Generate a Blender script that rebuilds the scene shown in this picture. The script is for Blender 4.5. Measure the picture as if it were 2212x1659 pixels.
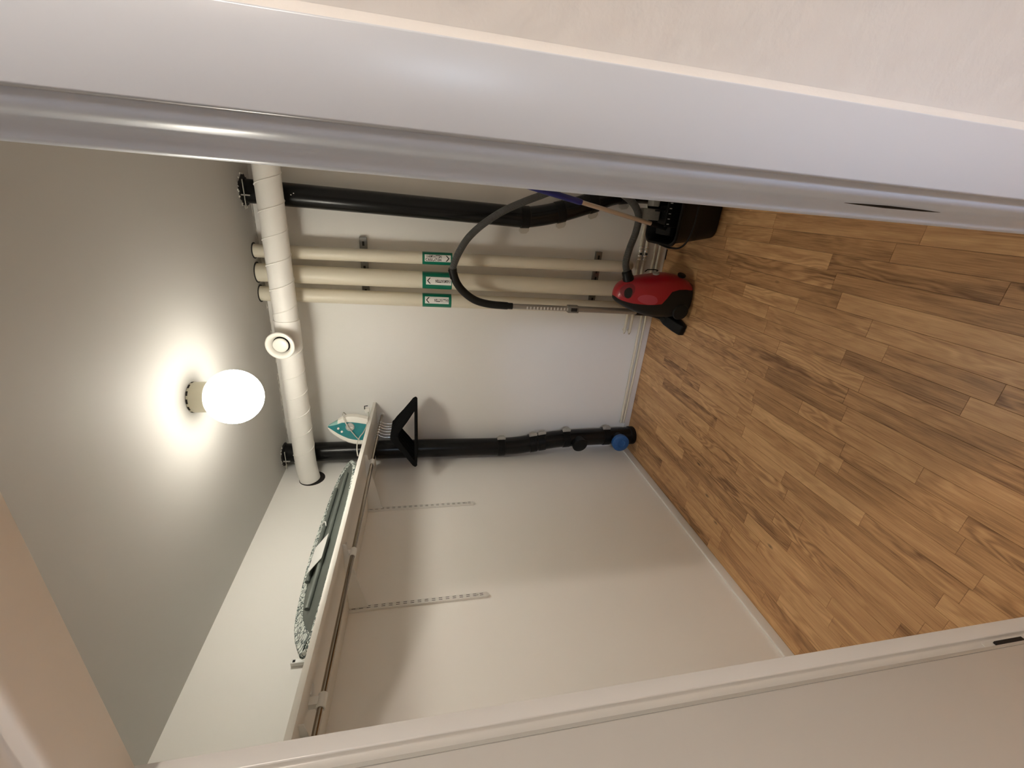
import bpy, bmesh, math, random
from mathutils import Vector, Matrix
random.seed(7)
S = bpy.context.scene
for o in list(bpy.data.objects): bpy.data.objects.remove(o)
COL = S.collection
# ------------------------------------------------------------------ camera
F, YAW, PIT, ROLL, CH = 926.2257, .4211, -.2125, -.0074, 1.6264
def cam_axes():
    cy, sy = math.cos(YAW), math.sin(YAW)
    f0, r0, u0 = Vector((-sy, cy, 0)), Vector((cy, sy, 0)), Vector((0, 0, 1))
    fw = f0*math.cos(PIT)+u0*math.sin(PIT); up = u0*math.cos(PIT)-f0*math.sin(PIT)
    r = r0*math.cos(ROLL)+up*math.sin(ROLL); u = up*math.cos(ROLL)-r0*math.sin(ROLL)
    return r, u, fw
r_, u_, f_ = cam_axes()
cd = bpy.data.cameras.new('camera'); cam = bpy.data.objects.new('camera', cd); COL.objects.link(cam)
cd.sensor_fit = 'HORIZONTAL'; cd.sensor_width = 36; cd.lens = 36*F/2212; cd.clip_start = .01
m = Matrix.Identity(4)                      # the phone was held sideways: its right is the room's down
for i, a in enumerate((-u_, r_, -f_)):
    for k in range(3): m[k][i] = a[k]
m[2][3] = CH
cam.matrix_world = m
S.camera = cam
# ------------------------------------------------------------------ world, lights, exposure
S.view_settings.view_transform = 'Standard'; S.view_settings.look = 'None'
S.view_settings.gamma = 1; S.view_settings.use_curve_mapping = False
S.view_settings.exposure = 0.95
S.cycles.max_bounces = 14; S.cycles.diffuse_bounces = 12; S.cycles.glossy_bounces = 4
W = bpy.data.worlds.new('world'); S.world = W; W.use_nodes = True
W.node_tree.nodes['Background'].inputs[0].default_value = (.9, .85, .75, 1)
W.node_tree.nodes['Background'].inputs[1].default_value = .05
GLOBE_STRENGTH = 26.0
GLOBE_COLOR = (1, .945, .82)
def light(name, kind, loc, power, color, size=.1, aim=None, size_y=None):
    l = bpy.data.lights.new(name, kind); l.energy = power; l.color = color
    if kind == 'AREA':
        l.size = size
        if size_y: l.shape = 'RECTANGLE'; l.size_y = size_y
    else: l.shadow_soft_size = size
    o = bpy.data.objects.new(name, l); COL.objects.link(o); o.location = loc
    if aim: o.rotation_euler = (Vector(aim)-Vector(loc)).to_track_quat('-Z', 'Y').to_euler()
    return o
light('hall_ceiling_light', 'POINT', (1.27, -.46, 2.42), 40.0, (1, .88, .77), .035)
light('hall_window_light', 'AREA', (1.05, -2.75, 2.0), 8.0, (.70, .83, 1), .5, (-.9, 2.7, .5), .7)

sp_ = light('added_cool_spot', 'SPOT', (1.05, -2.75, 1.95), 95.0, (.66, .76, 1), .12, (-1.08, 2.73, .42))  # added spot, throws the bluish patch low on the back wall
sp_.data.spot_size = math.radians(17); sp_.data.spot_blend = 1.0

# ------------------------------------------------------------------ mesh helpers
class MB:
    def __init__(s): s.v = []; s.f = []
    def add(s, vs, fs):
        n = len(s.v); s.v += [Vector(p) for p in vs]; s.f += [tuple(i+n for i in f) for f in fs]; return s
    def box(s, lo, hi):
        x0, y0, z0 = lo; x1, y1, z1 = hi
        return s.add([(x0,y0,z0),(x1,y0,z0),(x1,y1,z0),(x0,y1,z0),(x0,y0,z1),(x1,y0,z1),(x1,y1,z1),(x0,y1,z1)],
                     [(3,2,1,0),(4,5,6,7),(0,1,5,4),(1,2,6,5),(2,3,7,6),(3,0,4,7)])
    def loft(s, rings, caps=True, closed=True):
        n = len(rings[0]); vs = [p for r in rings for p in r]; fs = []
        for i in range(len(rings)-1):
            for j in range(n if closed else n-1):
                k = (j+1) % n; fs.append((i*n+j, i*n+k, (i+1)*n+k, (i+1)*n+j))
        if caps and closed:
            fs.append(tuple(range(n-1, -1, -1))); fs.append(tuple(range((len(rings)-1)*n, len(rings)*n)))
        return s.add(vs, fs)
    def tube(s, pts, r, n=16, caps=True, flat=1.0):
        pts = [Vector(p) for p in pts]; rings = []; prev = None
        for i, p in enumerate(pts):
            t = (pts[min(i+1, len(pts)-1)]-pts[max(i-1, 0)]).normalized()
            if prev is None:
                a = Vector((0, 0, 1)) if abs(t.z) < .9 else Vector((1, 0, 0))
                nx = t.cross(a).normalized()
            else:
                nx = (prev-t*prev.dot(t)).normalized()
            prev = nx; ny = t.cross(nx)
            rr = r[i] if isinstance(r, (list, tuple)) else r
            rings.append([p+nx*rr*math.cos(2*math.pi*j/n)+ny*rr*flat*math.sin(2*math.pi*j/n) for j in range(n)])
        return s.loft(rings, caps)
    def lathe(s, prof, c, axis=(0, 0, 1), n=32, caps=True):
        ax = Vector(axis).normalized(); a = Vector((1, 0, 0)) if abs(ax.x) < .8 else Vector((0, 1, 0))
        e1 = ax.cross(a).normalized(); e2 = ax.cross(e1); c = Vector(c)
        return s.loft([[c+ax*h+(e1*math.cos(2*math.pi*j/n)+e2*math.sin(2*math.pi*j/n))*max(rr, 1e-4) for j in range(n)] for rr, h in prof], caps)
    def prism(s, poly, o, ex, ey, ez):
        o, ex, ey, ez = map(Vector, (o, ex, ey, ez)); n = len(poly)
        a = [o+ex*p[0]+ey*p[1] for p in poly]; b = [p+ez for p in a]
        return s.add(a+b, [tuple(range(n-1, -1, -1)), tuple(range(n, 2*n))]+[(i, (i+1) % n, n+(i+1) % n, n+i) for i in range(n)])
    def build(s, name, mat, parent=None, smooth=None, bevel=0, seg=2, loc=None):
        if parent is not None: base = parent_world(parent)
        elif loc is not None: base = Vector(loc)
        else:
            xs = [p.x for p in s.v]; ys = [p.y for p in s.v]; zs = [p.z for p in s.v]
            base = Vector(((min(xs)+max(xs))/2, (min(ys)+max(ys))/2, min(zs)))
        me = bpy.data.meshes.new(name); me.from_pydata([p-base for p in s.v], [], s.f); me.update()
        bm = bmesh.new(); bm.from_mesh(me); bmesh.ops.recalc_face_normals(bm, faces=bm.faces)
        if bevel:
            ed = [e for e in bm.edges if len(e.link_faces) == 2 and e.calc_face_angle(0) > .5]
            bmesh.ops.bevel(bm, geom=ed, offset=bevel, segments=seg, affect='EDGES', profile=.5, clamp_overlap=True)
        bm.to_mesh(me); bm.free()
        if smooth is not None:
            for p in me.polygons: p.use_smooth = True
            me.set_sharp_from_angle(angle=math.radians(smooth))
        me.materials.append(mat)
        o = bpy.data.objects.new(name, me); COL.objects.link(o)
        if parent is not None: o.parent = parent
        else: o.location = base
        return o
def parent_world(o):
    v = Vector(o.location)
    while o.parent: o = o.parent; v += Vector(o.location)
    return v
def tag(o, label=None, cat=None, group=None, kind=None):
    if label: o['label'] = label
    if cat: o['category'] = cat
    if group: o['group'] = group
    if kind: o['kind'] = kind
    return o
def thing(name, loc, label=None, cat=None, group=None, kind=None):
    o = bpy.data.objects.new(name, None); COL.objects.link(o); o.location = loc; o.empty_display_size = .05
    return tag(o, label, cat, group, kind)
def copy_tree(o, parent=None):
    c = o.copy(); COL.objects.link(c)
    if parent: c.parent = parent
    for ch in [k for k in bpy.data.objects if k.parent == o]: copy_tree(ch, c)
    return c
def curve(pts, k=8):
    """Catmull-Rom through the points"""
    P = [Vector(p) for p in pts]; P = [P[0]*2-P[1]]+P+[P[-1]*2-P[-2]]; out = []
    for i in range(1, len(P)-2):
        for j in range(k):
            t = j/k; a, b, c, d = P[i-1:i+3]
            out.append(.5*((2*b)+(c-a)*t+(2*a-5*b+4*c-d)*t*t+(3*b-a-3*c+d)*t*t*t))
    out.append(P[-2]); return out

# ------------------------------------------------------------------ materials
def mat(name, col, rough=.5, metal=0, spec=.5, var=0, vscale=8, bump=0, bscale=60, bdist=.002, emit=None, strength=0, coat=0):
    M = bpy.data.materials.new(name); M.use_nodes = True; nt = M.node_tree; b = nt.nodes['Principled BSDF']
    b.inputs['Base Color'].default_value = (*col, 1); b.inputs['Roughness'].default_value = rough
    b.inputs['Metallic'].default_value = metal; b.inputs['Specular IOR Level'].default_value = spec
    if coat: b.inputs['Coat Weight'].default_value = coat; b.inputs['Coat Roughness'].default_value = .15
    if emit: b.inputs['Emission Color'].default_value = (*emit, 1); b.inputs['Emission Strength'].default_value = strength
    tc = nt.nodes.new('ShaderNodeTexCoord')
    if var:
        n = nt.nodes.new('ShaderNodeTexNoise'); n.inputs['Scale'].default_value = vscale; n.inputs['Detail'].default_value = 6
        nt.links.new(tc.outputs['Object'], n.inputs['Vector'])
        mx = nt.nodes.new('ShaderNodeMix'); mx.data_type = 'RGBA'
        mx.inputs[6].default_value = (*[c*(1-var) for c in col], 1); mx.inputs[7].default_value = (*[min(1, c*(1+var)) for c in col], 1)
        nt.links.new(n.outputs['Fac'], mx.inputs[0]); nt.links.new(mx.outputs[2], b.inputs['Base Color'])
    if bump:
        n = nt.nodes.new('ShaderNodeTexNoise'); n.inputs['Scale'].default_value = bscale; n.inputs['Detail'].default_value = 5
        nt.links.new(tc.outputs['Object'], n.inputs['Vector'])
        bp = nt.nodes.new('ShaderNodeBump'); bp.inputs['Strength'].default_value = bump; bp.inputs['Distance'].default_value = bdist
        nt.links.new(n.outputs['Fac'], bp.inputs['Height']); nt.links.new(bp.outputs['Normal'], b.inputs['Normal'])
    return M
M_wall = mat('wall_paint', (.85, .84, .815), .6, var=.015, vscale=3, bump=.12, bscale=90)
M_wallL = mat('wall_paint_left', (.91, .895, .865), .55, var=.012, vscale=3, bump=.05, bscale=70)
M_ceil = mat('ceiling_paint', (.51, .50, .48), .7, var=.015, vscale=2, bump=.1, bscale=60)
M_hall = mat('hall_plaster', (.60, .585, .56), .6, var=.02, vscale=4, bump=.35, bscale=45, bdist=.004)
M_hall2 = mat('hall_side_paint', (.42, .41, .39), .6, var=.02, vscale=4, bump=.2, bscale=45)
M_trim = mat('gloss_white_trim', (.66, .66, .64), .28, bump=.05, bscale=25)
M_frame = mat('door_frame_paint', (.49, .52, .56), .3, bump=.04, bscale=20)
M_frame2 = mat('frame_cool_light_tint', (.66, .75, .90), .32, bump=.04, bscale=20)  # right frame side only: cool light put into the colour as a blue tint
M_strut = mat('galvanised_strut', (.24, .24, .23), .35, .7)
M_leaf = mat('door_leaf_paint', (.54, .53, .505), .34, bump=.06, bscale=18)
M_base = mat('baseboard_paint', (.80, .79, .76), .35)
M_shelf = mat('shelf_laminate', (.80, .78, .73), .4)
M_white = mat('white_enamel', (.80, .80, .77), .35)
M_chrome = mat('brushed_steel_rod', (.33, .28, .23), .12, 1, bump=.02, bscale=200)
M_chr2 = mat('polished_chrome', (.85, .86, .9), .08, 1)
M_black = mat('black_cast_iron', (.006, .006, .006), .26, spec=.28, var=.3, vscale=12, bump=.15, bscale=120, bdist=.001)
M_zinc = mat('zinc_clamp', (.62, .61, .57), .35, .6)
M_cream = mat('cream_pipe_lagging', (.71, .66, .54), .42, bump=.03, bscale=30)
M_duct = mat('white_duct_paint', (.84, .825, .79), .5, bump=.1, bscale=70)
M_label_g = mat('green_label', (.0, .17, .10), .35)
M_label_w = mat('white_label', (.82, .82, .80), .35)
M_ink = mat('black_ink', (.01, .01, .01), .4)
M_dark = mat('dark_recess', (.012, .010, .009), .8)
M_plaster = mat('rough_plaster', (.75, .73, .68), .9, var=.2, vscale=60, bump=.5, bscale=90)
M_red = mat('red_vacuum_plastic', (.36, .010, .020), .35, coat=.15, bump=.02, bscale=200)
M_charcoal = mat('charcoal_plastic', (.011, .011, .010), .5, spec=.25, bump=.08, bscale=300)
M_pblack = mat('black_plastic', (.005, .005, .005), .40, spec=.2, bump=.05, bscale=200)
M_hose = mat('grey_hose', (.06, .09, .085), .45)
M_wand = mat('grey_plastic_wand', (.20, .19, .17), .38)
M_wandm = mat('silver_wand', (.36, .34, .31), .32, .6)
M_alu = mat('aluminium_handle', (.60, .52, .44), .35, .75)
M_blue = mat('blue_plastic_grip', (.015, .018, .16), .4)
M_cap = mat('blue_pipe_cap', (.02, .10, .30), .5, var=.25, vscale=80, bump=.5, bscale=150)
M_grey = mat('grey_felt', (.22, .21, .19), .8, var=.2, vscale=60)
M_teal = mat('teal_plastic', (.02, .20, .22), .25, coat=.4, var=.25, vscale=25)
M_teal2 = mat('pale_teal_plastic', (.28, .52, .48), .2, coat=.4)
M_iwhite = mat('white_iron_plastic', (.80, .78, .72), .3)
M_dial = mat('grey_dial', (.40, .40, .38), .4)
M_cord = mat('pale_cord', (.55, .53, .47), .5)
M_velvet = mat('black_velvet', (.005, .005, .005), .8, spec=.1)
M_deck = mat('green_grey_steel', (.15, .17, .155), .5, .2, var=.15, vscale=20)
M_ceramic = mat('lamp_socket_ceramic', (.55, .52, .40), .4)
M_globe = mat('opal_globe', (.9, .9, .88), .2, emit=GLOBE_COLOR, strength=GLOBE_STRENGTH)

def globe_nodes():
    # the lamp inside throws most of its light sideways and down: the crown of the globe by the socket glows less
    nt = M_globe.node_tree; b = nt.nodes['Principled BSDF']
    tc = nt.nodes.new('ShaderNodeTexCoord'); sp = nt.nodes.new('ShaderNodeSeparateXYZ'); mr = nt.nodes.new('ShaderNodeMapRange')
    nt.links.new(tc.outputs['Object'], sp.inputs[0]); nt.links.new(sp.outputs[2], mr.inputs[0])
    mr.inputs[1].default_value = -.17; mr.inputs[2].default_value = -.07; mr.inputs[3].default_value = GLOBE_STRENGTH; mr.inputs[4].default_value = 1.2
    nt.links.new(mr.outputs[0], b.inputs['Emission Strength'])
globe_nodes()

def mat_cover():
    M = mat('patterned_cotton', (.75, .78, .75), .8); nt = M.node_tree; b = nt.nodes['Principled BSDF']
    tc = nt.nodes.new('ShaderNodeTexCoord'); v = nt.nodes.new('ShaderNodeTexVoronoi'); v.feature = 'DISTANCE_TO_EDGE'; v.inputs['Scale'].default_value = 38
    v2 = nt.nodes.new('ShaderNodeTexVoronoi'); v2.feature = 'DISTANCE_TO_EDGE'; v2.inputs['Scale'].default_value = 29
    mn = nt.nodes.new('ShaderNodeMath'); mn.operation = 'MINIMUM'
    cr = nt.nodes.new('ShaderNodeValToRGB'); cr.color_ramp.elements[0].position = .03; cr.color_ramp.elements[0].color = (.06, .09, .09, 1)
    cr.color_ramp.elements[1].position = .06; cr.color_ramp.elements[1].color = (.75, .80, .76, 1)
    nt.links.new(tc.outputs['Object'], v.inputs['Vector']); nt.links.new(tc.outputs['Object'], v2.inputs['Vector'])
    nt.links.new(v.outputs['Distance'], mn.inputs[0]); nt.links.new(v2.outputs['Distance'], mn.inputs[1])
    nt.links.new(mn.outputs[0], cr.inputs[0]); nt.links.new(cr.outputs[0], b.inputs['Base Color'])
    return M
M_cover = mat_cover()

def mat_hose():
    M = mat('ribbed_grey_hose', (.085, .085, .082), .42); nt = M.node_tree; b = nt.nodes['Principled BSDF']
    uv = nt.nodes.new('ShaderNodeAttribute'); uv.attribute_name = 'along'
    ml = nt.nodes.new('ShaderNodeMath'); ml.operation = 'MULTIPLY'; ml.inputs[1].default_value = 2*math.pi/.0055
    sn = nt.nodes.new('ShaderNodeMath'); sn.operation = 'SINE'
    bp = nt.nodes.new('ShaderNodeBump'); bp.inputs['Distance'].default_value = .0018; bp.inputs['Strength'].default_value = .8
    nt.links.new(uv.outputs['Fac'], ml.inputs[0]); nt.links.new(ml.outputs[0], sn.inputs[0])
    nt.links.new(sn.outputs[0], bp.inputs['Height']); nt.links.new(bp.outputs[0], b.inputs['Normal'])
    return M
M_rhose = mat_hose()

def mat_oak():
    """oak strip: grain runs along the strip, colour and figure differ from strip to strip"""
    M = bpy.data.materials.new('oak_parquet'); M.use_nodes = True; nt = M.node_tree; N = nt.nodes; L = nt.links; b = N['Principled BSDF']
    geo = N.new('ShaderNodeNewGeometry'); oi = N.new('ShaderNodeObjectInfo')
    def math_(op, a, bb):
        n = N.new('ShaderNodeMath'); n.operation = op
        for i, x in enumerate((a, bb)):
            if isinstance(x, (int, float)): n.inputs[i].default_value = x
            else: L.new(x, n.inputs[i])
        return n.outputs[0]
    off = math_('MULTIPLY', oi.outputs['Random'], 37.0)
    cmb = N.new('ShaderNodeCombineXYZ'); L.new(off, cmb.inputs[0]); L.new(off, cmb.inputs[1]); L.new(off, cmb.inputs[2])
    va = N.new('ShaderNodeVectorMath'); va.operation = 'ADD'; L.new(geo.outputs['Position'], va.inputs[0]); L.new(cmb.outputs[0], va.inputs[1])
    def mapped(sx, sy):
        mp = N.new('ShaderNodeMapping'); mp.inputs['Scale'].default_value = (sx, sy, 1); L.new(va.outputs[0], mp.inputs[0]); return mp.outputs[0]
    # broad figure (cathedrals): wave distorted by stretched noise
    n1 = N.new('ShaderNodeTexNoise'); n1.inputs['Scale'].default_value = 1; n1.inputs['Detail'].default_value = 3; L.new(mapped(9, 1.6), n1.inputs[0])
    ring = math_('SINE', math_('MULTIPLY', n1.outputs['Fac'], 85.0), 0)
    n2 = N.new('ShaderNodeTexNoise'); n2.inputs['Scale'].default_value = 1; n2.inputs['Detail'].default_value = 5; n2.inputs['Roughness'].default_value = .65; L.new(mapped(260, 9), n2.inputs[0])
    n3 = N.new('ShaderNodeTexNoise'); n3.inputs['Scale'].default_value = 1; n3.inputs['Detail'].default_value = 4; L.new(mapped(28, 2.5), n3.inputs[0])
    n4 = N.new('ShaderNodeTexNoise'); n4.inputs['Scale'].default_value = 1; n4.inputs['Detail'].default_value = 1; L.new(mapped(3, 1.1), n4.inputs[0])
    figmask = math_('MULTIPLY', math_('ADD', n4.outputs['Fac'], -.38), 1.1)
    fig = math_('MULTIPLY', ring, figmask)
    t = math_('ADD', math_('MULTIPLY', n2.outputs['Fac'], .50), math_('MULTIPLY', n3.outputs['Fac'], .55))
    t = math_('ADD', t, math_('MULTIPLY', fig, .30))
    tone = math_('MULTIPLY', math_('ADD', oi.outputs['Random'], -.5), .25)
    t = math_('ADD', t, tone)
    cr = N.new('ShaderNodeValToRGB'); e = cr.color_ramp.elements
    e[0].position = .22; e[0].color = (.15, .070, .031, 1); e[1].position = .85; e[1].color = (.78, .50, .25, 1)
    m_ = e.new(.50); m_.color = (.49, .275, .126, 1)
    L.new(t, cr.inputs[0])
    # small dark knots
    v = N.new('ShaderNodeTexVoronoi'); v.inputs['Scale'].default_value = 1; L.new(mapped(7, 3.2), v.inputs[0])
    kn = N.new('ShaderNodeMapRange'); kn.inputs[1].default_value = .025; kn.inputs[2].default_value = .075; kn.inputs[3].default_value = .35; kn.inputs[4].default_value = 1; L.new(v.outputs['Distance'], kn.inputs[0])
    mx = N.new('ShaderNodeMix'); mx.data_type = 'RGBA'; mx.blend_type = 'MULTIPLY'; mx.inputs[0].default_value = 1
    L.new(cr.outputs[0], mx.inputs[6]); L.new(kn.outputs[0], mx.inputs[7]); L.new(mx.outputs[2], b.inputs['Base Color'])
    b.inputs['Roughness'].default_value = .38; b.inputs['Specular IOR Level'].default_value = .35
    bp = N.new('ShaderNodeBump'); bp.inputs['Strength'].default_value = .15; bp.inputs['Distance'].default_value = .001
    L.new(n2.outputs['Fac'], bp.inputs['Height']); L.new(bp.outputs[0], b.inputs['Normal'])
    return M
M_oak = mat_oak()

# ------------------------------------------------------------------ the room
XL, D, H, XR = -1.7785, 2.7374, 2.5, .45
YF, YH = .449, .35            # room face and hall face of the wall with the doorway
XJ, XJR, ZH = -.8215, .0079, 2.0466
floor = thing('floor', (-.7, 1.5, 0), kind='structure')
MB().box((XL-.1, YF-.1, -.04), (XR+.1, D+.1, -.0115)).build('subfloor', M_dark, floor)
MB().box((-1.8, -3.4, -.04), (2.6, YF-.1005, 0)).build('hall_floor', M_oak, floor)
SW = .0668
edges = []
x = -.375
while x > XL: x -= SW
k = 0
while x < XR:
    x0, x1 = max(x, XL+.003), min(x+SW, XR-.003)
    if x1-x0 > .01:
        y = .31-random.random()*.35
        while y < D-.01:
            ln = random.choice((.34, .42, .50, .58, .66)); y0, y1 = max(y, .309), min(y+ln, D-.004)
            if y1-y0 > .03:
                g = .00035
                MB().box((x0+g, y0+g, -.0115), (x1-g, y1-g, random.uniform(-.0003, 0))).build('floor_strip', M_oak, floor, bevel=.0006, seg=1)
            y += ln
    x += SW
def struct(name, mb, m, **k): return tag(mb.build(name, m, **k), kind='structure')
struct('wall_left', MB().box((XL-.1, YF, 0), (XL, D, H)), M_wallL)
struct('wall_back', MB().box((XL-.1, D, 0), (XR+.1, D+.1, H)), M_wall)
struct('wall_right', MB().box((XR, YF, 0), (XR+.1, D, H)), M_wall)
OX0, OX1, OZ = -.875, .060, 2.10     # rough opening
wf = MB().box((-1.88, YH, 0), (OX0, YF, 2.6)).box((OX1, YH, 0), (2.6, YF, 2.6)).box((OX0, YH, OZ), (OX1, YF, 2.6))
struct('wall_front', wf, M_hall)
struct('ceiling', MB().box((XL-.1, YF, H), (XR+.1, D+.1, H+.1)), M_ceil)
struct('wall_hall_left', MB().box((-1.9, -3.4, 0), (-1.8, YH, 2.6)), M_hall2)
struct('wall_hall_right', MB().box((2.5, -3.4, 0), (2.6, YH, 2.6)), M_hall2)
struct('wall_hall_rear', MB().box((-1.9, -3.5, 0), (2.6, -3.4, 2.6)), M_hall2)
struct('ceiling_hall', MB().box((-1.9, -3.5, 2.6), (2.6, YF, 2.7)), M_hall)

# baseboards
def baseboard(name, mb): return struct(name, mb, M_base, bevel=.004, seg=3, smooth=40)
baseboard('baseboard_left', MB().box((XL, YF+.001, .0003), (XL+.013, D-.013, .052)))
baseboard('baseboard_back', MB().box((XL, D-.013, .0003), (XR, D, .050)))
baseboard('baseboard_right', MB().box((XR-.013, YF+.001, .0003), (XR, D-.013, .052)))

# door frame: stop at the room side, rebate, flat casing on the hall side; the leaf stands open to the left
door = thing('door_1', (-.4, .4, 0), kind='structure')
PR = [(XJR, YF), (XJR, .416), (.0088, .409), (.0110, .4055), (.0165, .404), (.0205, .401), (.0228, .395), (.0235, .384), (.0245, .366), (.0275, .3555), (.0330, .352), (OX1+.001, .352), (OX1+.001, YF)]
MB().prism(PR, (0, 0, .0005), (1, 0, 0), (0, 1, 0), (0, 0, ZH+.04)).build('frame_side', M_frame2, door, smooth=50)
PL = [(XJ, YF), (XJ, .4235), (XJ-.0012, .4212), (XJ-.003, .4205), (XJ-.0095, .4200), (XJ-.011, .418), (XJ-.0115, .403), (XJ-.0115, .356), (XJ-.013, .352), (OX0-.001, .352), (OX0-.001, YF)]
MB().prism(PL, (0, 0, .0005), (1, 0, 0), (0, 1, 0), (0, 0, ZH+.04)).build('frame_side', M_trim, door, smooth=50)
MB().prism([(YF, ZH), (.372, ZH), (.3665, ZH+.002), (.3635, ZH+.006), (.3625, ZH+.022), (.358, ZH+.026), (.352, ZH+.028), (.352, OZ+.001), (YF, OZ+.001)], (XJ-.012, 0, 0), (0, 1, 0), (0, 0, 1), (XJR-XJ+.035, 0, 0)).build('frame_head', M_base, door, smooth=50)
MB().box((.0352, .3385, .0005), (.0895, .3515, ZH+.080)).build('casing', M_frame, door, bevel=.0015, seg=2, smooth=50)
MB().box((XJ-.071, .3385, .0005), (XJ-.0275, .3515, ZH+.080)).build('casing', M_frame, door, bevel=.0015, seg=2, smooth=50)
MB().box((XJ-.0274, .3385, ZH+.029), (.0351, .3515, ZH+.080)).build('casing', M_frame, door, bevel=.0015, seg=2, smooth=50)
MB().prism([(.0893, .3425), (.0893, .3499), (.0975, .3499), (.0935, .3480)], (0, 0, .001), (1, 0, 0), (0, 1, 0), (0, 0, ZH+.079)).build('caulk_bead', M_hall, door, smooth=80)
leaf = MB().box((XJ-.0175, -.43, .008), (XJ+.0205, .385, ZH-.006)).build('leaf', M_leaf, door, bevel=.002, seg=2, smooth=50)
MB().prism([(XJ+.0205, .385), (XJ+.0135, .3945), (XJ+.001, .3945), (XJ-.006, .385)], (0, 0, .0085), (1, 0, 0), (0, 1, 0), (0, 0, ZH-.016)).build('leaf_lip', M_leaf, leaf, smooth=30)
for z in (.285,):
    MB().box((XJ-.0118, .400, z), (XJ-.0100, .4165, z+.115)).build('hinge_plate', M_trim, door, bevel=.0005)
    MB().box((XJ-.0112, .3975, z+.002), (XJ-.0045, .4120, z+.085)).build('hinge_gap', M_dark, door)
MB().tube([(.0216, .4006, 1.215), (.0219, .3996, 1.185), (.0221, .3990, 1.15), (.0219, .3994, 1.10), (.0216, .4006, 1.055)], [.0003, .0016, .0024, .0018, .0003], 8).build('strike_hole', M_dark, door)
for y0, w in ((-.40, .03),):
    MB().lathe([(.026, 0), (.026, .006), (.010, .008), (.009, .045)], (XJ+.0205, -.37, 1.02), (1, 0, 0), 20).build('door_handle', M_chr2, leaf, smooth=40)
MB().tube([(XJ+.062, -.372, 1.02), (XJ+.066, -.35, 1.02), (XJ+.064, -.25, 1.02)], .009, 12).build('door_handle', M_chr2, leaf, smooth=50)

# ------------------------------------------------------------------ ceiling globe lamp
lamp = thing('ceiling_lamp', (-.824, 1.735, 2.5), 'glowing round white globe lamp with a short cream socket on the ceiling', 'lamp')
LC = (-.824, 1.735)
prof = []
for i in range(25):
    a = -math.pi/2+math.pi*i/24*.93
    prof.append((.1085*math.cos(a), 2.355+.106*math.sin(a)))
prof.append((.050, 2.452))
MB().lathe(prof, (LC[0], LC[1], 0), n=48).build('globe', M_globe, lamp, smooth=60)
MB().lathe([(.052, 2.440), (.0605, 2.443), (.061, 2.450), (.061, 2.4985)], (LC[0], LC[1], 0), n=48).build('socket', M_ceramic, lamp, smooth=40)
mb = MB()
for i in range(12):
    a0 = i*math.pi/6
    rr = [[Vector((LC[0]+(.0600+d)*math.cos(a0+t*.06), LC[1]+(.0600+d)*math.sin(a0+t*.06), z)) for d, z in ((0, 2.4925), (.0016, 2.4925), (.0016, 2.4985), (0, 2.4985))] for t in range(6)]
    mb.loft(rr)
tag(mb.build('vent_slots', M_dark, lamp), kind='stuff')

# ------------------------------------------------------------------ duct with spiral seam and air valve
DY, DZ, DR = 2.487, 2.338, .0615
duct = thing('ventilation_duct', (-.6, DY, DZ), 'white painted spiral duct running under the ceiling along the back wall', 'duct')
MB().tube([(XR-.001, DY, DZ)]+[(x_, DY, DZ) for x_ in (-.2, -.9, -1.3, -1.6)]+[(-1.66, DY, DZ-.001), (-1.72, DY, DZ-.006), (XL+.001, DY, DZ-.014)], DR, 40).build('duct_pipe', M_duct, duct, smooth=50)
MB().lathe([(.0775, .0006), (.0775, .0022), (.001, .0022)], (XL, DY+.004, DZ-.026), (1, 0, 0), 28).build('wall_hole', M_dark, duct)
pts = []; x_ = XR-.01; a = 1.0
while x_ > -1.62:
    pts.append((x_, DY+(DR+.0010)*math.sin(a), DZ+(DR+.0010)*math.cos(a))); a += 2*math.pi/20; x_ -= .128/20
MB().tube(pts, .0026, 5).build('spiral_seam', M_duct, duct, smooth=60)
# tee saddle and air valve facing the doorway
MB().lathe([(.0655, -.085), (.0655, .085)], (-.80, DY, DZ), (1, 0, 0), 40, caps=True).build('tee_sleeve', M_duct, duct, smooth=40)
valve = thing('air_valve', (-.822, 2.36, 2.348), 'round cream air valve disc with domed centre on the ceiling duct', 'air valve')
ax = Vector((.02, -1, .05)).normalized()
c0 = Vector((-.822, 2.36, 2.348))
MB().lathe([(.052, -.055), (.052, .0), (.068, .0), (.0735, .004), (.074, .009), (.070, .013), (.060, .011), (.052, .004), (.045, -.010), (.043, -.022), (.001, -.022)], c0, ax, 48, caps=False).build('rim', M_iwhite, valve, smooth=60)
MB().lathe([(.036, -.012), (.0385, -.004), (.0385, .001), (.036, .004), (.028, .0065), (.014, .008), (.001, .0085)], c0, ax, 40).build('centre_disc', M_iwhite, valve, smooth=50)
MB().lathe([(.0435, -.0215), (.0435, -.0205), (.001, -.0205)], c0, ax, 32).build('throat', M_dark, valve)

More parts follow.
